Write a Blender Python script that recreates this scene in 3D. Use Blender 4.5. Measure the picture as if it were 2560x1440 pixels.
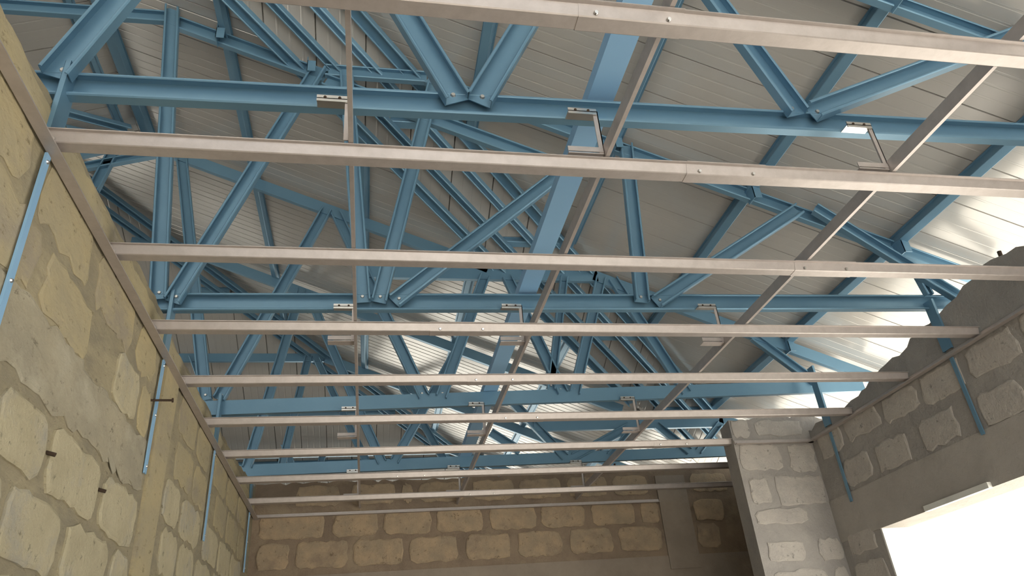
import bpy, math, random
from mathutils import Vector, Matrix
random.seed(7)
for o in list(bpy.data.objects): bpy.data.objects.remove(o)
scn = bpy.context.scene
COL = scn.collection

# ------------------------------------------------------------------ camera
# All layout below is in units of H = height of the ceiling grid above the camera, scaled by S to metres.
S, CZ = 1.3, 1.55
F = 1811.8                                   # focal length in pixels of a 2560 px wide frame
PITCH, ROLL, YAW = 0.519744, 0.0923127, -0.2185638
RM = Matrix.Rotation(YAW, 3, 'Z') @ Matrix.Rotation(PITCH, 3, 'X') @ Matrix.Rotation(ROLL, 3, 'Y')
cam = bpy.data.cameras.new('camera'); cam.sensor_width = 36.0; cam.lens = F * 36.0 / 2560.0
cam.clip_start = 0.02; cam.clip_end = 400
co = bpy.data.objects.new('camera', cam); COL.objects.link(co)
ex, ey, ez = RM @ Vector((1,0,0)), RM @ Vector((0,1,0)), RM @ Vector((0,0,1))
m = Matrix((ex, ez, -ey)).transposed().to_4x4(); m.translation = (0, 0, CZ)
co.matrix_world = m
scn.camera = co

# ------------------------------------------------------------------ sky, sun, exposure
w = bpy.data.worlds.new('sky'); scn.world = w; w.use_nodes = True
nt = w.node_tree; nt.nodes.clear()
bg = nt.nodes.new('ShaderNodeBackground'); out = nt.nodes.new('ShaderNodeOutputWorld')
bg.inputs[0].default_value = (0.86, 0.93, 1.0, 1); bg.inputs[1].default_value = 1.0
nt.links.new(bg.outputs[0], out.inputs[0])
sun = bpy.data.lights.new('sun', 'SUN'); sun.energy = 13.0; sun.angle = math.radians(1.0); sun.color = (1.0, 0.97, 0.91)
so = bpy.data.objects.new('sun', sun); COL.objects.link(so)
so.rotation_euler = Vector((-0.42, 0.38, -0.82)).to_track_quat('-Z', 'Y').to_euler()
scn.view_settings.view_transform = 'Standard'
try: scn.view_settings.look = 'None'
except Exception: pass
scn.view_settings.gamma = 1.0; scn.view_settings.use_curve_mapping = False
scn.view_settings.exposure = 1.05

# ------------------------------------------------------------------ helpers
def W(p): return Vector((S*p[0], S*p[1], CZ + S*p[2]))
ORG = {}
def link(name, verts, faces, mat, parent=None, smooth=False, origin=None):
    """verts in H units -> one mesh object"""
    vs = [W(v) for v in verts]
    if parent is not None: o0 = ORG[parent.name]
    elif origin is not None: o0 = W(origin)
    else:
        o0 = Vector((sum(v.x for v in vs)/len(vs), sum(v.y for v in vs)/len(vs), min(v.z for v in vs)))
    me = bpy.data.meshes.new(name); me.from_pydata([v - o0 for v in vs], [], faces); me.update()
    if mat: me.materials.append(mat)
    if smooth:
        for p in me.polygons: p.use_smooth = True
    o = bpy.data.objects.new(name, me); COL.objects.link(o)
    if parent is not None: o.parent = parent
    else: o.location = o0
    ORG[o.name] = o0
    return o
def thing(name, label, cat, loc, group=None):
    o = bpy.data.objects.new(name, None); COL.objects.link(o); o.empty_display_size = .05
    o.location = W(loc); ORG[o.name] = W(loc)
    o['label'] = label; o['category'] = cat
    if group: o['group'] = group
    return o
def tag(o, label, cat, group=None):
    o['label'] = label; o['category'] = cat
    if group: o['group'] = group
    return o
def struct(o, label=None):
    o['kind'] = 'structure'
    if label: o['label'] = label
    return o
def ray(u):
    return RM @ Vector(((u[0]-1280)/F, 1.0, -(u[1]-720)/F))
def atY(u, y):
    d = ray(u); return d * (y/d.y)
def on(u, pl):
    d = ray(u); n, c = pl; return d * (c/(n[0]*d.x + n[1]*d.y + n[2]*d.z))
def prism(p, q, prof, u, v):
    """extrude closed profile (list of (a,b) in axes u,v) from p to q"""
    n = len(prof); vs = []
    for base in (p, q):
        for a, b in prof: vs.append(Vector(base) + u*a + v*b)
    fs = [tuple(range(n))[::-1], tuple(range(n, 2*n))]
    fs += [(i, (i+1) % n, n + (i+1) % n, n + i) for i in range(n)]
    return vs, fs
def axes(p, q, face):
    a = (Vector(q) - Vector(p)).normalized(); f = Vector(face); f = (f - a*f.dot(a)).normalized()
    return a.cross(f), f
def chan(p, q, face, w=.0625, d=.024, lip=.008, t=.0022):
    """lipped C channel, open towards face, its web lying on the line p-q"""
    u, v = axes(p, q, face); h = w/2
    c = .0026; e = t*.8
    prof = [(-h+lip-e,d),(-h+c,d),(-h,d-c),(-h,0),(h,0),(h,d-c),(h-c,d),(h-lip+e,d),(h-lip,d-e),(h-lip,d-t),(h-t,d-t),(h-t,t),(-h+t,t),(-h+t,d-t),(-h+lip,d-t),(-h+lip,d-e)]
    return prism(p, q, prof, u, v)
def hat(p, q, face, b=.028, tw=.04, h=.026, fl=.008, t=.002):
    """hat section: flat crown towards face, open side behind, side flanges at the back"""
    u, v = axes(p, q, face)
    c = .0016
    prof = [(-tw/2-fl,0),(-tw/2-fl,t),(-tw/2,t),(-b/2-c*.3,h-c),(-b/2+c,h),(b/2-c,h),(b/2+c*.3,h-c),(tw/2,t),(tw/2+fl,t),(tw/2+fl,0),(tw/2-t,0),(b/2-t,h-t),(-b/2+t,h-t),(-tw/2+t,0)]
    return prism(p, q, prof, u, v)
def uchan(p, q, face, w=.014, d=.036, t=.002):
    u, v = axes(p, q, face); h = w/2
    return prism(p, q, [(-h,d),(-h,0),(h,0),(h,d),(h-t,d),(h-t,t),(-h+t,t),(-h+t,d)], u, v)
def box(x0, x1, y0, y1, z0, z1):
    vs = [(x,y,z) for z in (z0,z1) for y in (y0,y1) for x in (x0,x1)]
    return vs, [(0,2,3,1),(4,5,7,6),(0,1,5,4),(2,6,7,3),(0,4,6,2),(1,3,7,5)]
def bar(p, q, face, w, t):
    u, v = axes(p, q, face); return prism(p, q, [(-w/2,0),(w/2,0),(w/2,t),(-w/2,t)], u, v)
def disc(c, n, r=.006, h=.004, k=8):
    n = Vector(n).normalized(); a = n.orthogonal().normalized(); b = n.cross(a); c = Vector(c)
    vs = [c + a*r*math.cos(2*math.pi*i/k) + b*r*math.sin(2*math.pi*i/k) for i in range(k)]
    vs += [c + n*h + a*.7*r*math.cos(2*math.pi*i/k) + b*.7*r*math.sin(2*math.pi*i/k) for i in range(k)]
    return vs, [tuple(range(k, 2*k))] + [(i,(i+1)%k,k+(i+1)%k,k+i) for i in range(k)]
def rod(p, q, r, k=8):
    a = (Vector(q)-Vector(p)).normalized(); b = a.orthogonal().normalized(); c = a.cross(b)
    return prism(p, q, [(r*math.cos(2*math.pi*i/k), r*math.sin(2*math.pi*i/k)) for i in range(k)], b, c)
def join(parts):
    V, FF = [], []
    for vs, fs in parts:
        n = len(V); V += list(vs); FF += [tuple(i+n for i in f) for f in fs]
    return V, FF

# ------------------------------------------------------------------ materials
def mat(name, col, rough=.6, metal=0.0, col2=None, scale=6.0, stretch=(1,1,1), bump=0.0, bscale=40.0, lo=.35, hi=.65, col3=None, scale3=2.0, spec=.5, pits=0):
    m = bpy.data.materials.new(name); m.use_nodes = True; n = m.node_tree.nodes; l = m.node_tree.links
    b = n['Principled BSDF']; b.inputs['Roughness'].default_value = rough; b.inputs['Metallic'].default_value = metal
    b.inputs['Specular IOR Level'].default_value = spec
    b.inputs['Base Color'].default_value = (*col, 1)
    geo = n.new('ShaderNodeNewGeometry'); mp = n.new('ShaderNodeMapping'); mp.inputs['Scale'].default_value = stretch
    l.new(geo.outputs['Position'], mp.inputs[0])
    cur = None
    if col2:
        t = n.new('ShaderNodeTexNoise'); t.inputs['Scale'].default_value = scale; t.inputs['Detail'].default_value = 6; t.inputs['Roughness'].default_value = .62
        l.new(mp.outputs[0], t.inputs['Vector'])
        r = n.new('ShaderNodeMapRange'); r.inputs['From Min'].default_value = lo; r.inputs['From Max'].default_value = hi
        l.new(t.outputs['Fac'], r.inputs['Value'])
        x = n.new('ShaderNodeMix'); x.data_type = 'RGBA'
        x.inputs[6].default_value = (*col, 1); x.inputs[7].default_value = (*col2, 1)
        l.new(r.outputs[0], x.inputs[0]); cur = x.outputs[2]
        if col3:
            t3 = n.new('ShaderNodeTexNoise'); t3.inputs['Scale'].default_value = scale3; t3.inputs['Detail'].default_value = 8; t3.inputs['Roughness'].default_value = .7
            l.new(mp.outputs[0], t3.inputs['Vector'])
            r3 = n.new('ShaderNodeMapRange'); r3.inputs['From Min'].default_value = .52; r3.inputs['From Max'].default_value = .66
            l.new(t3.outputs['Fac'], r3.inputs['Value'])
            x3 = n.new('ShaderNodeMix'); x3.data_type = 'RGBA'; l.new(r3.outputs[0], x3.inputs[0])
            l.new(cur, x3.inputs[6]); x3.inputs[7].default_value = (*col3, 1); cur = x3.outputs[2]
        l.new(cur, b.inputs['Base Color'])
    if pits:
        tp = n.new('ShaderNodeTexNoise'); tp.inputs['Scale'].default_value = 26; tp.inputs['Detail'].default_value = 5; tp.inputs['Roughness'].default_value = .75
        l.new(mp.outputs[0], tp.inputs['Vector'])
        rp = n.new('ShaderNodeMapRange'); rp.inputs['From Min'].default_value = .60; rp.inputs['From Max'].default_value = .68
        l.new(tp.outputs['Fac'], rp.inputs['Value'])
        xp = n.new('ShaderNodeMix'); xp.data_type = 'RGBA'; l.new(rp.outputs[0], xp.inputs[0]); l.new(cur, xp.inputs[6])
        xp.inputs[7].default_value = (*[c*pits for c in col], 1); l.new(xp.outputs[2], b.inputs['Base Color'])
    if bump:
        t2 = n.new('ShaderNodeTexNoise'); t2.inputs['Scale'].default_value = bscale; t2.inputs['Detail'].default_value = 8; t2.inputs['Roughness'].default_value = .65
        l.new(mp.outputs[0], t2.inputs['Vector'])
        bp = n.new('ShaderNodeBump'); bp.inputs['Strength'].default_value = bump; bp.inputs['Distance'].default_value = .02
        l.new(t2.outputs['Fac'], bp.inputs['Height']); l.new(bp.outputs[0], b.inputs['Normal'])
    return m
M = {}
M['blue'] = mat('blue_coated_steel', (.14,.27,.385), .34, .30, (.16,.30,.415), 3.0)
M['bluelight'] = mat('pale_blue_coated_steel', (.28,.50,.76), .40, .15, (.30,.53,.78), 3.0)
M['bluemid'] = mat('mid_blue_coated_steel', (.20,.36,.50), .36, .25, (.22,.39,.53), 3.0)
M['concreteb'] = mat('brown_concrete', (.36,.295,.235), .9, 0, (.30,.245,.195), 5.0, bump=.35, bscale=20)
M['galv'] = mat('galvanised_steel', (.46,.41,.385), .40, .45, (.52,.465,.44), 30.0, bump=.04, bscale=120)
M['zinc'] = mat('bright_zinc_plate', (.60,.59,.57), .30, .9)
M['sheet'] = mat('off_white_roof_sheet', (.45,.435,.415), .20, .18, (.475,.46,.435), 2.0, spec=.6)
M['block'] = mat('sandy_block', (.55,.485,.33), .95, 0, (.48,.42,.28), 9.0, bump=.6, bscale=45, pits=.45, col3=(.42,.39,.32), scale3=4.0)
M['blockb'] = mat('brown_block', (.50,.37,.24), .95, 0, (.38,.30,.21), 9.0, bump=.6, bscale=45, pits=.45, col3=(.33,.25,.18), scale3=4.0)
M['blockr'] = mat('grey_tan_block', (.51,.47,.42), .95, 0, (.45,.41,.37), 9.0, bump=.55, bscale=45, pits=.5, col3=(.40,.37,.34), scale3=4.0)
M['mortar'] = mat('smeared_mortar', (.37,.315,.205), .95, 0, (.285,.25,.18), 5.0, stretch=(1,.7,1.6), bump=.7, bscale=22, pits=.5, lo=.38, hi=.62, col3=(.42,.36,.235), scale3=3.0)
M['mortarb'] = mat('brown_mortar', (.32,.24,.17), .95, 0, (.24,.18,.13), 5.0, bump=.6, bscale=24, lo=.38, hi=.62, col3=(.37,.29,.2), scale3=3.0)
M['mortarr'] = mat('grey_mortar', (.38,.352,.322), .95, 0, (.32,.297,.277), 5.0, bump=.6, bscale=24, lo=.38, hi=.62)
M['plaster'] = mat('sandy_plaster_smear', (.48,.40,.235), .95, 0, (.40,.345,.23), 4.0, stretch=(1,.8,1.4), bump=.5, bscale=26, pits=.5, col3=(.36,.31,.23), scale3=2.6)
M['greyband'] = mat('grey_cement_smear', (.42,.37,.265), .92, 0, (.335,.30,.225), 4.5, stretch=(1,.8,1.3), bump=.5, bscale=20, pits=.5, col3=(.46,.42,.32), scale3=3.0)
M['concrete'] = mat('rough_concrete', (.43,.395,.355), .9, 0, (.37,.34,.305), 5.0, bump=.35, bscale=20)
M['rust'] = mat('rusty_steel', (.07,.045,.03), .85, .3)
M['white'] = mat('sunlit_pale_render', (.78,.77,.72), .9, 0, (.7,.69,.64), 8, bump=.2)  # pale tone carries the sunlight on the jamb and lintel strip
M['ground'] = mat('pale_sandy_ground', (.58,.56,.51), .95, 0, (.52,.50,.45), .6)
M['floor'] = mat('dusty_screed', (.50,.46,.40), .9, 0, (.44,.40,.35), 2.0)

# ------------------------------------------------------------------ planes of the place
XL, XR, XP, YP, YB = -.62, 2.10, 1.690, 3.10, 4.20        # left wall, right wall, pier corner, pier face, back wall
ZF = -CZ/S                                                # floor
KX, KY = .41, .43
R1, R2, LP = (lambda x, y: 2.303-KX*x), (lambda x, y: 2.11-KX*x), (lambda x, y: 3.07+KX*x)
B1, B2 = (lambda x, y: 3.16-KY*y), (lambda x, y: 4.34-KY*y)
PL = {'R1': ((KX,0,1), 2.303), 'R2': ((KX,0,1), 2.11), 'L': ((-KX,0,1), 3.07), 'B1': ((0,KY,1), 3.16), 'B2': ((0,KY,1), 4.34)}
xhip = lambda y: (2.303-3.16+KY*y)/KX
xval = lambda y: (2.11-3.16+KY*y)/KX
xhip2 = lambda y: (2.11-4.34+KY*y)/KX
TA, TB, TC, TD, TE, TF = 1.19, 2.12, 3.03, 4.0, 4.87, 5.80

# ------------------------------------------------------------------ ground, floor
gz = ZF - .12
v, f = box(-45, 45, -45, 45, gz-.05, gz)
struct(link('ground', v, f, M['ground']), 'pale sunlit sandy ground outside the building')
v, f = box(-4.1, 2.2, -2.1, 7.4, ZF-.1, ZF)
struct(link('floor', v, f, M['floor']), 'dusty cement screed floor of the unfinished room')

# ------------------------------------------------------------------ walls
def wall_strip(name, along, pts, z0, inner, outer, material, label):
    """pts: (t, ztop) along axis 'x' or 'y'; inner/outer: the two face coordinates"""
    vs, fs = [], []
    def P(t, c, z): return (t, c, z) if along == 'x' else (c, t, z)
    for t, zt in pts: vs += [P(t,inner,z0), P(t,inner,zt), P(t,outer,zt - .012), P(t,outer,z0)]
    n = len(pts)
    for i in range(n-1):
        a, b = 4*i, 4*i+4
        for j in range(4): fs.append((a+j, a+(j+1)%4, b+(j+1)%4, b+j))
    fs += [(0,1,2,3), (4*n-1,4*n-2,4*n-3,4*n-4)]
    o = link(name, vs, fs, material); struct(o, label); return o
def rag(t0, t1, keys, amp=.008, step=.045):
    out, t = [], t0
    def z(t):
        for (a,za),(b,zb) in zip(keys, keys[1:]):
            if a <= t <= b: return za + (zb-za)*(t-a)/(b-a)
        return keys[0][1] if t < keys[0][0] else keys[-1][1]
    while t < t1:
        out.append((t, z(t) + random.uniform(-amp, amp))); t += step*random.uniform(.6, 1.4)
    out.append((t1, z(t1))); return out
def block(wall, along, c, sgn, t0, t1, z0, z1, material, depth=.007, rough=.006, rnd=.02):
    """ragged edged block face standing proud of the mortar"""
    ring = []; h, k = (z1-z0), (t1-t0)
    nx, nz = max(5, int(k/.03)), max(3, int(h/.03))
    def corner(t, z):
        return t, z
    pts = [(t0 + k*i/nx, z0) for i in range(nx)] + [(t1, z0 + h*i/nz) for i in range(nz)] + [(t1 - k*i/nx, z1) for i in range(nx)] + [(t0, z1 - h*i/nz) for i in range(nz)]
    cx, cz = (t0+t1)/2, (z0+z1)/2
    for t, z in pts:
        dx = min(t-t0, t1-t); dz = min(z-z0, z1-z)
        if dx < rnd and dz < rnd:                                   # round the corner off
            t += (rnd*.45 if t < cx else -rnd*.45); z += (rnd*.45 if z < cz else -rnd*.45)
        ring.append((t + random.uniform(-rough, rough), z + random.uniform(-rough, rough)))
    n = len(ring); vs = []
    def P(t, z, d): return (t, c + sgn*d, z) if along == 'x' else (c + sgn*d, t, z)
    for t, z in ring: vs.append(P(t, z, -.004))
    for t, z in ring: vs.append(P(t, z, depth*.7))
    for t, z in ring: vs.append(P(t + (cx-t)*.06, z + (cz-z)*.10, depth + random.uniform(0,.0015)))
    fs = [tuple(range(2*n, 3*n))]
    for r in (0, 1):
        fs += [(r*n+i, r*n+(i+1)%n, r*n+n+(i+1)%n, r*n+n+i) for i in range(n)]
    return link('block', vs, fs, material, wall)
ROW = lambda k: (.99 - .145*k - .125, .99 - .145*k)

# left wall
wl = wall_strip('wall_left', 'y', rag(-1.3, 4.32, [(-1.3,1.06),(.93,1.078),(1.16,1.086),(1.65,1.092),(1.77,1.101),(2.05,1.105),(2.1,1.094),(2.27,1.079),(3.0,1.086),(3.64,1.107),(4.06,1.143),(4.3,1.16)], .006), ZF, XL, XL-.13, M['mortar'], 'sandy block wall smeared with mortar on the left side')
def lb(k, t0, t1, m='block', d=.007, r=.007): z0, z1 = ROW(k); block(wl, 'y', XL, 1, t0, t1, z0, z1, M[m], d, r)
for t0, t1 in ((.9,1.26),(1.29,1.495),(1.52,1.82),(1.855,2.125)): lb(3, t0, t1)
for t0, t1 in ((1.06,1.365),(1.40,1.65),(1.69,1.965),(2.0,2.14)): lb(4, t0, t1)
for t0, t1 in ((1.2,1.5),(1.53,1.82),(1.86,2.13)): lb(5, t0, t1)
o = block(wl, 'y', XL, 1, .55, 2.145, .575, .715, M['greyband'], .004, .011); o.name = 'cement_band'
for t0, t1 in ((.60,1.19),(1.19,2.12),(2.12,2.98),(2.98,4.0),(4.0,4.19)):
    o = block(wl, 'y', XL, 1, t0-.01, t1+.01, .992, 1.072, M['plaster'], .003, .007); o.name = 'plaster_strip'
for t0, t1 in ((1.00,1.28),(1.32,1.58)): lb(1, t0, t1, 'plaster', .003, .012)
lb(1, 1.78, 1.97); lb(1, 2.00, 2.10, 'plaster', .003)
for t0, t1 in ((.85,1.15),(1.22,1.50),(1.55,1.85),(1.90,2.08)): lb(0, t0, t1, 'plaster', .0025, .013)
for k, ts in ((3,((2.42,2.63),(2.67,2.90),(2.94,3.22),(3.26,3.55),(3.59,3.88))),(2,((2.38,2.58),(2.62,2.92),(3.02,3.30),(3.34,3.62),(3.66,3.94))),(1,((2.45,2.70),(2.74,2.96),(3.17,3.42),(3.46,3.77),(3.80,3.96))),(4,((2.38,2.6),(2.64,2.95),(3.0,3.3),(3.34,3.64),(3.68,3.96))),(0,((2.42,2.68),(2.72,2.94),(3.06,3.34),(3.38,3.66),(3.70,3.95)))):
    for t0, t1 in ts: lb(k, t0, t1, 'block' if k > 1 else 'plaster', .005 if k > 1 else .003, .008)
# cast column in the left wall and grooves for the straps
v, f = box(XL-.02, XL+.006, 2.17, 2.33, ZF, .98)
v = [(x + (random.uniform(0,.004) if x > XL else 0), y + random.uniform(-.006,.006), z) for x,y,z in v]
link('concrete_column', v, f, M['plaster'], wl)
# back wall
wb = wall_strip('wall_back', 'x', rag(XL, 2.41, [(-.62,1.172),(.17,1.169),(1.13,1.182),(1.655,1.185),(2.75,1.20)], .012), ZF, YB, YB+.12, M['mortarb'], 'brown block wall at the far end of the room')
for k, ts in ((-1,((-.40,-.16),(-.10,.14),(.18,.24),(.28,.54),(.585,.835),(.87,1.12),(1.16,1.40),(1.44,1.66),(1.94,2.18))),(0,((-.58,-.24),(-.19,.045),(.085,.345),(.377,.635),(.678,.95),(.98,1.24),(1.284,1.545),(1.585,1.70),(1.93,2.12))),(1,((-.58,-.42),(-.38,-.11),(-.08,.185),(.224,.485),(.535,.785),(.832,1.085),(1.133,1.385),(1.43,1.69),(1.92,2.06)))):
    for t0, t1 in ts:
        z0, z1 = ROW(k); block(wb, 'x', YB, -1, t0, t1, z0 + (.025 if k < 0 else 0) - (.01 if k == 1 else 0), z1 + (.012 if k < 0 else 0), M['blockb'], .007, .006, .02)
v, f = box(-.615, 2.29, YB-.006, YB+.02, .20, .675)
link('concrete_beam', v, f, M['concreteb'], wb)
v, f = box(1.712, 1.90, YB-.014, YB+.02, .60, 1.14)
link('concrete_column', v, f, M['concreteb'], wb)
# pier: face towards the camera and its return
wp = wall_strip('wall_pier', 'x', rag(XP, XR+.12, [(1.655,1.10),(1.8,1.105),(2.05,1.12),(2.22,1.10)], .012), ZF, YP, YP+.10, M['mortarr'], 'grey block pier stepping into the room beside the window')
for t0, t1, z0, z1 in ((1.70,1.785,1.012,1.095),(1.825,2.06,1.018,1.095),(1.708,1.915,.855,.978),(1.955,2.09,.838,.968),(1.714,1.812,.698,.815),(1.852,2.09,.69,.82),(1.715,1.965,.61,.672),(1.73,1.912,.45,.53),(1.975,2.09,.445,.535),(1.722,1.985,.29,.408),(2.02,2.09,.29,.408)):
    block(wp, 'x', YP, -1, t0, t1, z0, z1, M['blockr'], .004, .007, .012)
# right wall with the window opening
wkeys = [(-1.3,1.12),(1.2,1.13),(1.67,1.167),(1.79,1.196),(1.89,1.191),(2.134,1.142),(2.41,1.099),(2.72,1.049),(3.1,1.04)]
WY0, WY1, WZ0, WZ1 = .45, 2.81, -.55, .512
wr2 = wall_strip('wall_right', 'y', rag(-1.3, YP, wkeys, .012), .69, XR, XR+.13, M['mortarr'], 'grey block wall above the window on the right side')
for t0, t1, z0, z1 in ((2.59,2.83,.89,.985),(2.345,2.555,.875,.975),(2.10,2.315,.86,.97),(1.84,2.06,.86,.97),(2.205,2.40,.71,.82),(2.48,2.685,.71,.82),(2.735,2.925,.71,.825),(1.90,2.085,.70,.81),(1.64,1.86,.70,.81),(2.87,3.05,.88,.99),(1.55,1.80,.86,.97)):
    block(wr2, 'y', XR, -1, t0, t1, z0, z1, M['blockr'], .004, .008, .012)
v, f = box(XR-.004, XR+.134, -1.3, YP, WZ1, .695)
link('lintel', v, f, M['concrete'], wr2)
v, f = box(XR, XR+.13, WY1, YP, ZF, WZ1); link('window_pier', v, f, M['mortarr'], wr2)
v, f = box(XR, XR+.13, -1.3, WY0, ZF, WZ1); link('window_pier', v, f, M['mortarr'], wr2)
v, f = box(XR, XR+.13, WY0, WY1, ZF, WZ0); link('sill_wall', v, f, M['mortarr'], wr2)
v, f = box(XR+.002, XR+.132, WY1-.006, WY1, WZ0, WZ1)  # jamb face coloured pale to hold the sunlight falling on it
struct(link('trim_1', v, f, M['white']), 'pale rendered jamb of the open window, sunlight put into its colour')
for t0, t1, z0, z1 in ((2.84,3.06,.29,.408),(2.86,3.05,.445,.535)):
    block(wr2, 'y', XR, -1, t0, t1, z0, z1, M['blockr'], .004, .007, .012)
v, f = bar((XR-.02, 2.165, .520), (XR-.02, 2.50, .519), (1,0,0), .02, .018)  # white strip standing in for sunlight on the lintel edge
tag(link('sunlit_strip', v, f, M['white']), 'pale strip along the lower edge of the window lintel, standing in for sunlight', 'strip')
# rooms around
for nm, b, lab in (('wall_back_room', (XP,XP+.12,YB+.12,7.3,ZF,.95), 'side wall of the room behind the back wall'),
                   ('wall_alcove', (2.30,2.41,YP+.1,YB,ZF,1.08), 'outer wall of the alcove behind the pier'), ('wall_alcove_front', (XR+.12,2.41,YP,YP+.1,ZF,1.08), 'front wall of the alcove behind the pier')):
    v, f = box(*b); struct(link(nm, v, f, M['mortarb']), lab)
v, f = join([box(-4.1,-3.97,-2.1,7.4,ZF,-.4), box(-4.1,-3.97,-2.1,7.4,.75,1.36), box(-4.1,-3.97,-2.1,.6,-.4,.75), box(-4.1,-3.97,2.0,7.4,-.4,.75)])  # unseen wall, windows added to bring diffuse light under the roof
struct(link('wall_outer_left', v, f, M['mortarb']), 'unseen outer wall far beyond the left block wall, windows added for light')
parts = [box(-3.97,-2.4,7.28,7.4,ZF,1.12), box(-2.4,1.2,7.28,7.4,ZF,-.6), box(-2.4,-.9,7.28,7.4,-.6,1.12), box(1.2,XP,7.28,7.4,ZF,1.05)]  # unseen wall, opening added and sized for rear roof light and reflection
v, f = join(parts); struct(link('wall_outer_back', v, f, M['mortarb']), 'unseen outer wall of the back room, wide opening sized to light the rear roof')
parts = [box(-3.97,-.35,-1.42,-1.3,ZF,1.0), box(1.85,XR+.13,-1.42,-1.3,ZF,1.0), box(-.35,1.85,-1.42,-1.3,.75,1.0)]  # opening enlarged to throw fill light on camera-facing surfaces
v, f = join(parts); struct(link('wall_front', v, f, M['mortarr']), 'wall behind the camera, very wide opening enlarged for fill light')

# ------------------------------------------------------------------ roof sheets
def clip(poly, a, b, c):                     # keep a*x+b*y<=c
    out = []
    for i in range(len(poly)):
        p, q = poly[i], poly[(i+1) % len(poly)]
        fp, fq = a*p[0]+b*p[1]-c, a*q[0]+b*q[1]-c
        if fp <= 0: out.append(p)
        if (fp < 0 < fq) or (fq < 0 < fp):
            t = fp/(fp-fq); out.append(tuple(p[k]+(q[k]-p[k])*t for k in (0,1)))
    return out
PITCHW = .194
PROF = [(0,.012),(.0028,0),(.046,0),(.0475,.0008),(.0535,.0008),(.055,0),(.093,0),(.0945,.0008),(.1005,.0008),(.102,0),(.140,0),(.1415,.0008),(.1475,.0008),(.149,0),(.1912,0),(.194,.012)]
EXT = .012
def roof(name, label, zf, run, u0, lo, hi, cuts, ups=.055, sw=1.0):
    """run: 'x' = ribs fall along x (strips counted along y), 'y' = ribs fall along y; cuts: half planes a*x+b*y<=c"""
    base = [(-5.2,-2.4),(3,-2.4),(3,7.9),(-5.2,7.9)]
    for a,b,c in cuts: base = clip(base, a, b, c + EXT*math.hypot(a,b))
    root = None; k = math.floor((lo-u0)/PITCHW)
    while u0 + k*PITCHW < hi:
        s = u0 + k*PITCHW; vs, fs = [], []
        for (a,za),(b,zb) in zip(PROF, PROF[1:]):
            if run == 'x': pg = clip(clip(base, 0,-1,-(s+a)), 0,1,s+b)
            else: pg = clip(clip(base, -1,0,-(s+a)), 1,0,s+b)
            if len(pg) < 3: continue
            n = len(vs)
            for x, y in pg:
                t = ((y if run == 'x' else x) - s - a)/(b-a)
                vs.append((x, y, zf(x,y) + ups + (za + (zb-za)*t)*(sw if max(za,zb) < .005 else 1)))
            fs.append(tuple(range(n, n+len(pg))))
        k += 1
        if not vs: continue
        if root is None:
            root = struct(link(name, vs, fs, M['sheet']), label)
        else: link('roof_sheet', vs, fs, M['sheet'], root)
roof('roof_right', 'long pale roof sheets sloping down to the right eave', R1, 'x', 1.265, -2.3, 4.8, [(-1,0,.935),(1,0,2.85),(-KX,KY,.857)])
roof('roof_valley', 'narrow band of roof sheets between hip and valley', B1, 'y', .343, -1.3, 3, [(KX,-KY,-.857),(-KX,KY,1.05),(-KX,-KY,-.09),(0,1,4.75)])
roof('roof_rear', 'shiny rear roof sheets sloping down to the right', R2, 'x', 1.265, 1.2, 7.6, [(-1,0,1.17),(KX,-KY,-1.05),(-KX,KY,2.23),(1,0,2.25)], sw=2.6)
roof('roof_rear_peak', 'topmost rear roof sheets left of the ridge beam', R2, 'x', 1.265, 3.0, 4.2, [(-1,0,2.3),(1,0,-1.1939),(0,-1,-3.05),(-KX,KY,2.23)], sw=2.6)
roof('roof_back_hip', 'roof sheets of the hip falling to the back eave', B2, 'y', -.923, -5.2, 3, [(KX,-KY,-2.23),(-KX,-KY,-.344),(0,1,7.75),(0,-1,-3.05)])
L2 = lambda x, y: 3.996+KX*x
roof('roof_left', 'roof sheets rising from the left up to the short ridge', LP, 'x', 1.265, 1.33, 3.05, [(1,0,-1.17),(0,-1,-1.33),(0,1,3.04)])
roof('roof_left_rear', 'far rear sheets of the left roof slope', L2, 'x', 1.265, 3.05, 7.9, [(KX,KY,.344),(0,-1,-3.05),(-1,0,5.1)])
xa = -2.3
v = [(-1.15,3.05,LP(-1.15,0)+.05),(-5.2,3.05,LP(-5.2,0)+.05),(-5.2,3.05,L2(-5.2,0)+.08),(xa,3.05,L2(xa,0)+.08)]  # unseen gable sheet added to keep sun from leaking through the roof gap
struct(link('wall_sun_block', v + [(x,y+.03,z) for x,y,z in v], [(0,1,2,3),(7,6,5,4),(0,4,5,1),(1,5,6,2),(2,6,7,3),(3,7,4,0)], M['sheet']), 'unseen sheeted gable added above the left roof slope to block the sun')
roof('roof_left_front', 'front part of the left roof slope', LP, 'x', 1.265, -2.3, 1.33, [(1,0,-.935),(KX,KY,.09),(0,1,1.33)])

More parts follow.
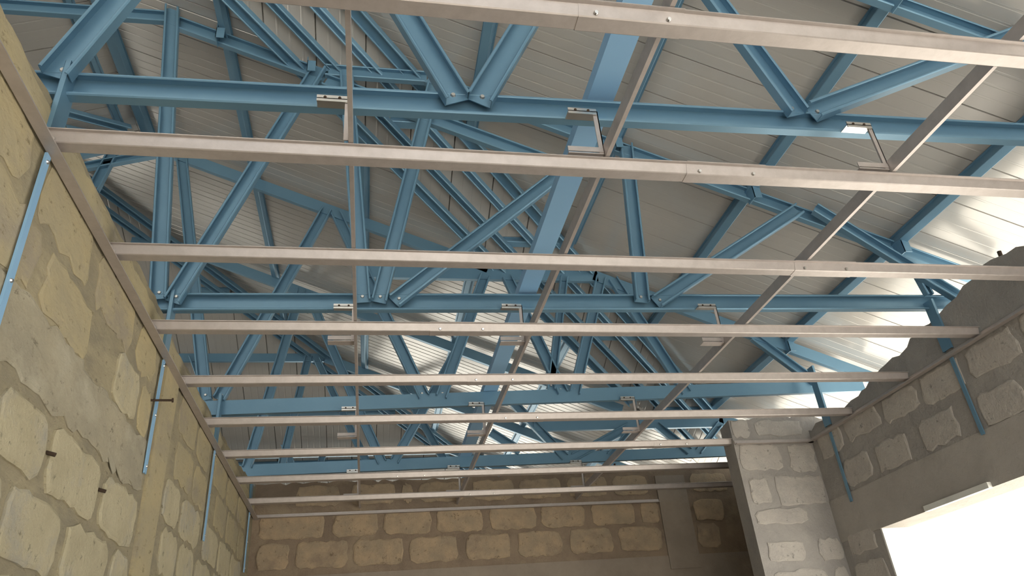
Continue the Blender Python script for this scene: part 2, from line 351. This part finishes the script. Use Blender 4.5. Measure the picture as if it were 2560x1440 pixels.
# ------------------------------------------------------------------ purlins
NRM = {'R1': Vector((KX,0,1)).normalized(), 'R2': Vector((KX,0,1)).normalized(), 'L': Vector((-KX,0,1)).normalized(), 'B1': Vector((0,KY,1)).normalized(), 'B2': Vector((0,KY,1)).normalized()}
ZFN = {'R1': R1, 'R2': R2, 'L': LP, 'B1': B1, 'B2': B2}
def lift(pl, x, y, d=.052): return Vector((x, y, ZFN[pl](x,y) + d))
def purlin(pl, pa, pb, label, group, m='blue', **kw):
    p, q = lift(pl, *pa), lift(pl, *pb)
    v, f = hat(p, q, -NRM[pl], **kw)
    return tag(link('roof_purlin', v, f, M[m]), label, 'purlin', group)
ORD = ['first','second','third','fourth','fifth','sixth','seventh','eighth','ninth','tenth']
for i, x in enumerate((2.66, 2.08, 1.50, .96, .41, -.14)):
    purlin('R1', (x,-1.9), (x, min((KX*x+.857)/KY-.02, 4.7)), 'blue steel purlin of the right roof slope, %s up from the eave' % ORD[i], 'purlins of the right slope', b=.034, tw=.04, h=.036)
for i, x in enumerate((1.62, 1.07, .50, -.05, -.59)):
    purlin('R2', (x,(KX*x+1.05)/KY+.03), (x, min((KX*x+2.23)/KY-.03, 7.3)), 'blue steel purlin of the shiny rear slope, %s up from its eave' % ORD[i], 'purlins of the rear slope')
purlin('R2', (-1.11,1.5), (-1.11,3.02), 'broad blue ridge channel just right of the ridge', 'ridge purlins', b=.05, tw=.056, h=.03)
purlin('L', (-1.235,1.5), (-1.235,3.0), 'thin blue ridge purlin just left of the ridge', 'ridge purlins', b=.02, tw=.026)
for i, y in enumerate((1.83, 2.36, 2.90, 3.45, 4.0)):
    purlin('B1', (y-2.30, y), (y-2.0, y), 'short blue batten across the valley band, %s from the ridge' % ORD[i], 'battens across the valley band', b=.032, tw=.036)
for i, y in enumerate((4.38, 5.44, 5.97, 6.5)):
    purlin('B2', (-2.4, y), (xhip2(y)-.08, y), 'blue purlin of the back hip slope, %s from the ridge' % ORD[i], 'purlins of the back hip')
for i, x in enumerate((-1.75, -2.3)):
    purlin('L', (x,.2), (x,3.0), 'blue purlin of the left roof slope, %s down from the ridge' % ORD[i], 'purlins of the left slope')

# hip and valley rafters
def rafter(name, label, a, b, za, zb, face, wdt=.05, d=.03, m='blue'):
    v, f = chan((a[0],a[1],za), (b[0],b[1],zb), face, wdt, d)
    return tag(link(name, v, f, M[m]), label, 'rafter')
def diag(pl, off, y0, y1, sl=KY/KX):
    # line parallel to the hips: x = sl*y + off
    return (sl*y0+off, y0), (sl*y1+off, y1)
for nm, lab, pl, off, y0, y1, m_, wd in (
    ('valley_rafter', 'dark blue valley rafter where shiny rear sheets meet the valley band', 'B1', -1.05/KX+.01, 1.75, 3.9, 'blue', .05),
    ('jack_rafter', 'blue jack rafter beside the valley carrying the short battens', 'B1', -1.05/KX+.16, 1.5, 4.3, 'blue', .036),
    ('jack_rafter', 'pale blue jack rafter beside the hip carrying the short battens', 'B1', -.857/KX-.15, 1.2, 4.4, 'bluemid', .036),
    ('hip_rafter', 'blue hip rafter between the right slope and the valley band', 'B1', -.857/KX-.01, 1.0, 4.6, 'blue', .056),
    ('hip_rafter', 'blue hip rafter between the shiny rear slope and back hip, upper side', 'R2', -2.23/KX+.06, 3.15, 6.6, 'blue', .05),
    ('hip_rafter', 'blue hip rafter between the shiny rear slope and back hip, lower side', 'B2', -2.23/KX-.11, 3.15, 6.6, 'blue', .045)):
    a, b = diag(pl, off, y0, y1); z = ZFN[pl]
    rafter(nm, lab, a, b, z(*a)+.022, z(*b)+.022, (0,0,-1), wd, .026, m_)
# small braces under the left slope
for lab, u1, u2 in (('dark blue brace under the left slope near the ridge, upper of two', (160,275),(322,318)), ('dark blue brace under the left slope near the ridge, lower of two', (160,318),(262,340))):
    p, q = on(u1, PL['L']), on(u2, PL['L'])
    v, f = chan(p, q, (0,-.3,-1), .04, .025); tag(link('roof_brace', v, f, M['blue']), lab, 'brace')

# ------------------------------------------------------------------ trusses
def truss(label, y, zb, x0, x1, tops, webs, sgn=-1, wchord=.0625, screws=True, side=0):
    t = thing('roof_truss', label, 'truss', (0, y, zb(0)), 'blue steel roof trusses')
    F_ = (0, sgn, 0); yb = y + .015*(-sgn)
    p, q = Vector((x0, yb, zb(x0)+wchord/2)), Vector((x1, yb, zb(x1)+wchord/2))
    v, f = chan(p, q, F_, wchord); link('bottom_chord', v, f, M['blue'], t)
    for a, b in tops:
        v, f = chan((a[0], yb, a[1]), (b[0], yb, b[1]), F_, .06); link('top_chord', v, f, M['blue'], t)
    for wsp in webs:
        u1, u2 = wsp[0], wsp[1]; wd = wsp[2] if len(wsp) > 2 else .052
        dy = wsp[3] if len(wsp) > 3 else -.006
        p, q = atY(u1, y+dy), atY(u2, y+dy)
        v, f = chan(p, q, (0,-1,0), wd, .026, .008); wo = link('web', v, f, M['blue'], t)
        if screws:
            d = (p-q).normalized()
            v, f = disc(q + d*.022 + Vector((0,-.0022,0)), (0,-1,0), .0065, .004); link('screw', v, f, M['zinc'], wo)
    return t
ridgez = R2(-1.17, 0)
def cleats(t, y, xs, zf):
    for x in xs:
        z = zf(x, 0); yy = y - .012
        v, f = join([box(x-.026, x-.0235, yy-.03, yy+.022, z-.034, z+.04), box(x-.026, x+.006, yy-.03, yy-.0275, z-.034, z+.02)])
        link('purlin_cleat', v, f, M['blue'], t)
ta = truss('blue steel truss nearest the camera, with wide diagonal webs', TA, lambda x: 1.135+.02*x, -.74, 2.65,
      [((-1.2,B1(0,TA)),(xhip(TA),B1(0,TA))), ((xhip(TA),R1(xhip(TA),0)),(2.8,R1(2.8,0)))],
      [((345,-40),(143,196),.0625), ((960,-40),(1143,257),.06), ((1395,-70),(1196,260),.06), ((1735,-55),(1990,290),.056), ((2545,92),(2026,287),.052)])
cleats(ta, TA, (1.50, 2.08), R1)
tb = truss('blue steel truss second from the camera, flat chord near top left', TB, lambda x: 1.147+.015*x, -.74, 2.42,
      [((-1.7,2.44),(-.80,2.455)), ((-.80,R2(-.8,0)),(-.20,R2(-.2,0))), ((-.20,R2(-.2,0)-.02),(.76,R2(.76,0)-.02)), ((-.20,2.225),(.20,2.225)), ((.20,2.221),(2.80,R1(2.8,0)))],
      [((433,22),(398,748)), ((800,172),(432,757)), ((866,187),(907,757)), ((1085,213),(947,757)), ((1500,362),(985,757)), ((1562,365),(1603,757)), ((1993,527),(1638,758)), ((2033,526),(2396,750),.05,-.03), ((2292,695),(2318,742),.03)])
cleats(tb, TB, (.96, 1.50, 2.08), R1); cleats(tb, TB, (-.59, -.24), R2)
tc = truss('blue steel truss third from the camera, with flat raised chord', TC, lambda x: 1.150+.025*x, -.74, 2.42,
      [((-1.17,ridgez),(.56,R2(.56,0))), ((-2.2,LP(-2.2,0)),(-1.17,ridgez)), ((-.1,1.845),(1.12,1.845)), ((1.10,R1(1.10,0)),(2.80,R1(2.8,0)))],
      [((818,526),(548,1000)), ((840,536),(1060,995)), ((1212,692),(1102,995)), ((1266,695),(1406,985)), ((1501,695),(1435,985)), ((1530,700),(1714,985)), ((1409,695),(1376,975),.04), ((455,392),(515,1000)), ((288,378),(235,480)), ((395,388),(200,424),.045), ((1880,845),(2032,957),.05)], sgn=1)
cleats(tc, TC, (1.50, 2.08), R1)
truss('blue steel truss fourth from the camera, just before the back wall', TD, lambda x: 1.163+.013*x, -.74, 2.6,
      [((-1.45,B2(0,TD)),(-1.22,R2(-1.22,0))), ((-1.23,R2(-1.23,0)),(1.5,R2(1.5,0))), ((.94,1.40),(2.14,1.405)), ((2.12,R1(2.12,0)),(2.8,R1(2.8,0)))],
      [((755,725),(618,1170)), ((770,735),(955,1158)), ((1140,880),(985,1155)), ((1283,1010),(1412,1145)), ((1572,1068),(1432,1145)), ((1798,1060),(1744,1130),.04), ((1640,1065),(1722,1130),.05), ((1225,1083),(1300,1130)), ((1575,1075),(1520,1140),.03)], sgn=1, screws=False)
truss('blue steel truss beyond the back wall, fifth from the camera', TE, lambda x: 1.165, -3.9, 2.3,
      [((xhip2(TE),R2(xhip2(TE),0)),(2.2,R2(2.2,0))), ((-2.0,B2(0,TE)),(xhip2(TE),B2(0,TE)))],
      [((772,892),(703,1170),.05), ((792,900),(918,1160),.05), ((482,890),(540,1050),.05), ((1165,890),(1240,960),.05), ((1000,960),(1120,1170),.05)], sgn=1, screws=False)
truss('blue steel truss far behind the back wall, sixth from the camera', TF, lambda x: 1.165, -3.9, 2.3,
      [((xhip2(TF),R2(xhip2(TF),0)),(2.2,R2(2.2,0))), ((-3.2,B2(0,TF)),(xhip2(TF),B2(0,TF)))],
      [((690,1060),(745,1200),.05), ((810,1130),(785,1215),.05), ((1240,1080),(1160,1200),.05), ((1300,1100),(1380,1200),.05)], sgn=1, screws=False)

# long bracing channel lying on the bottom chords
v, f = chan((.515,-1.2,1.213), (.53,4.15,1.232), (0,0,1), .064, .036)
tag(link('bracing_channel', v, f, M['bluelight']), 'wide pale blue bracing channel running lengthwise over the truss chords', 'bracing')

# ------------------------------------------------------------------ ceiling grid
# wall angles
def angle(name, p, q, inward, label):
    """L section: one leg on the wall, one leg flat pointing into the room"""
    u = Vector(inward); up = Vector((0,0,1)); t, a, b = .003, .020, .024
    v, f = prism(p, q, [(0,0),(b,0),(b,t),(t,t),(t,a),(0,a)], u, up)
    o = struct(link(name, v, f, M['galv']), label); return o
G = .975
angle('trim_2', (XL+.008,-1.29,G), (XL+.008,YB,G), (1,0,0), 'galvanised wall angle along the left wall')
angle('trim_3', (XL,YB-.009,G+.004), (1.71,YB-.009,G+.004), (0,-1,0), 'galvanised wall angle along the back wall')
angle('trim_4', (XR-.007,-1.29,G), (XR-.007,YP,G), (-1,0,0), 'galvanised wall angle along the right wall')
angle('trim_5', (XP,YP-.009,G), (XR,YP-.009,G), (0,-1,0), 'galvanised wall angle along the pier face')
# furring channels, counted from the back wall
YF = [1.185 + .39*k for k in range(-2, 8)]
for k, y in enumerate(YF):
    n = len(YF)-1-k
    xr = XR-.002 if y < YP else 2.295
    lab = 'galvanised furring channel of the ceiling grid, %s from the back wall' % ORD[n]
    t = thing('furring_channel', lab, 'ceiling channel', (0, y, 1.0), 'furring channels')
    v, f = hat((XL+.012,y,1.012), (xr-.012,y,1.012), (0,0,-1), b=.030, tw=.044, h=.024, fl=.007)
    body = link('channel', v, f, M['galv'], t)
    xs = (.17,.33,.68,1.16)[k % 4] if y < 2.5 else (.5,1.3,.1)[k % 3]
    v, f = hat((xs,y,1.0125), (xs+.19,y,1.0125), (0,0,-1), b=.0315, tw=.0455, h=.0255, fl=.0075); link('splice_sleeve', v, f, M['galv'], t)
    for sx in (XL+.02, xs+.03, xs+.16):
        v, f = disc((sx, y-.019, .994), (0,-1,-.35), .0045, .004); link('screw', v, f, M['zinc'], t)
# carrying channels lying on the furring
XC = [(-.048, 'left'), (.498, 'middle'), (1.203, 'right')]
ZCC = 1.013
for x, nm in XC:
    v, f = uchan((x,-1.25,ZCC+.001), (x-.004,YB-.012,ZCC+.001), (0,0,1), .009, .034)
    tag(link('carrying_channel', v, f, M['galv']), 'thin galvanised carrying channel running lengthwise, the %s one of three' % nm, 'ceiling channel', 'carrying channels')
# hangers from the truss chords
for y, zb, tn in ((TA, lambda x: 1.135+.02*x, 'nearest truss'), (TB, lambda x: 1.147+.015*x, 'second truss'), (TC, lambda x: 1.150+.025*x, 'third truss'), (TD, lambda x: 1.163+.013*x, 'fourth truss')):
    for x, cn in XC:
        z = zb(x); yy = y - .018
        t = thing('ceiling_hanger', 'zinc hanger linking the %s with the %s carrying channel' % (tn, cn), 'hanger', (x, y, ZCC), 'ceiling hangers')
        xh = x - .013
        v, f = join([box(xh-.062, xh+.004, yy-.016, yy-.0135, z-.010, z+.007), box(xh-.062, xh+.004, yy-.016, yy+.012, z-.0032, z-.0008)])
        br = link('bracket', v, f, M['zinc'], t)
        for sx in (-.045,-.015):
            v, f = disc((xh+sx, yy-.016, z+.001), (0,-1,0), .0036, .002); link('screw', v, f, M['rust'], br)
        v, f = join([box(xh-.004, xh+.008, yy-.012, yy-.0095, ZCC+.01, z+.004), box(xh+.0055, xh+.008, yy-.012, yy+.002, ZCC+.01, z+.004)])
        link('drop_angle', v, f, M['galv'], t)
        if cn == 'left' and y == TA: continue
        v, f = join([box(xh-.075, xh+.005, yy-.014, yy-.0115, ZCC+.014, ZCC+.027), box(xh-.075, xh+.005, yy-.014, yy+.014, ZCC+.008, ZCC+.0105)])
        link('foot_plate', v, f, M['galv'], t)

# ------------------------------------------------------------------ tie straps on the walls
for y, z1, z2, tn in ((1.19,1.15,.42,'nearest'), (2.125,1.155,.632,'second'), (2.99,1.16,.625,'third'), (4.015,1.17,.678,'fourth')):
    t = thing('tie_strap', 'blue tie strap down the left wall below the %s truss' % tn, 'strap', (XL+.01, y, z2), 'tie straps on the left wall')
    v, f = chan((XL+.012,y,1.005), (XL+.012,y,z1+.05), (-1,0,0), .05, .012, .005); link('stub_post', v, f, M['blue'], t)
    v, f = bar((XL+.007,y,z2), (XL+.007,y,.972), (1,0,0), .017, .005); link('strap', v, f, M['bluelight'], t)
    for zz in (z2+.02, (z2+.97)/2, .955):
        v, f = disc((XL+.012, y, zz), (1,0,0), .0045, .003); link('nail', v, f, M['zinc'], t)
for y, z1, z2, lab in ((2.11,1.17,.68,'blue tie strap down the right wall above the window'), (2.93,1.26,.655,'blue tie strap in the corner between right wall and pier')):
    t = thing('tie_strap', lab, 'strap', (XR-.01, y, z2), 'tie straps on the right wall')
    v, f = chan((XR-.012,y,1.004), (XR-.012,y,z1+.04), (1,0,0), .045, .012, .005); link('stub_post', v, f, M['blue'], t)
    v, f = bar((XR-.006,y,z2), (XR-.006,y,.972), (-1,0,0), .016, .005); link('strap', v, f, M['blue'], t)

# ------------------------------------------------------------------ nails and bar stubs
v, f = join([rod((XL-.01,2.095,.835), (XL+.055,2.11,.84), .0035), rod((XL+.053,2.11,.84), (XL+.058,2.111,.8405), .007)])
tag(link('nail', v, f, M['rust']), 'long dark nail sticking out beside the second left strap', 'nail')
for y, z, lab in ((1.512,.50,'rusty bar end in the lower left wall, nearer one'), (1.827,.512,'rusty bar end in the lower left wall, farther one')):
    v, f = rod((XL-.01,y,z), (XL+.016,y+.006,z-.007), .0042); tag(link('bar_end', v, f, M['rust']), lab, 'bar')
for i, (x, zt) in enumerate(((1.40,1.225),(1.43,1.245),(1.49,1.24))):
    v, f = rod((x,YB+.05,1.15), (x,YB+.05,zt), .006); tag(link('rebar_stub', v, f, M['rust']), 'short dark rebar stub on top of the back wall, %s from left' % ORD[i], 'rebar', 'rebar stubs on the back wall')
for i, (y, zt) in enumerate(((1.80,1.235),(1.885,1.225))):
    v, f = rod((XR+.05,y,1.15), (XR+.05,y-.006,zt), .007); tag(link('rebar_stub', v, f, M['rust']), 'short rebar stub on top of the right wall, %s' % ('nearer one','farther one')[i], 'rebar', 'rebar stubs on the right wall')
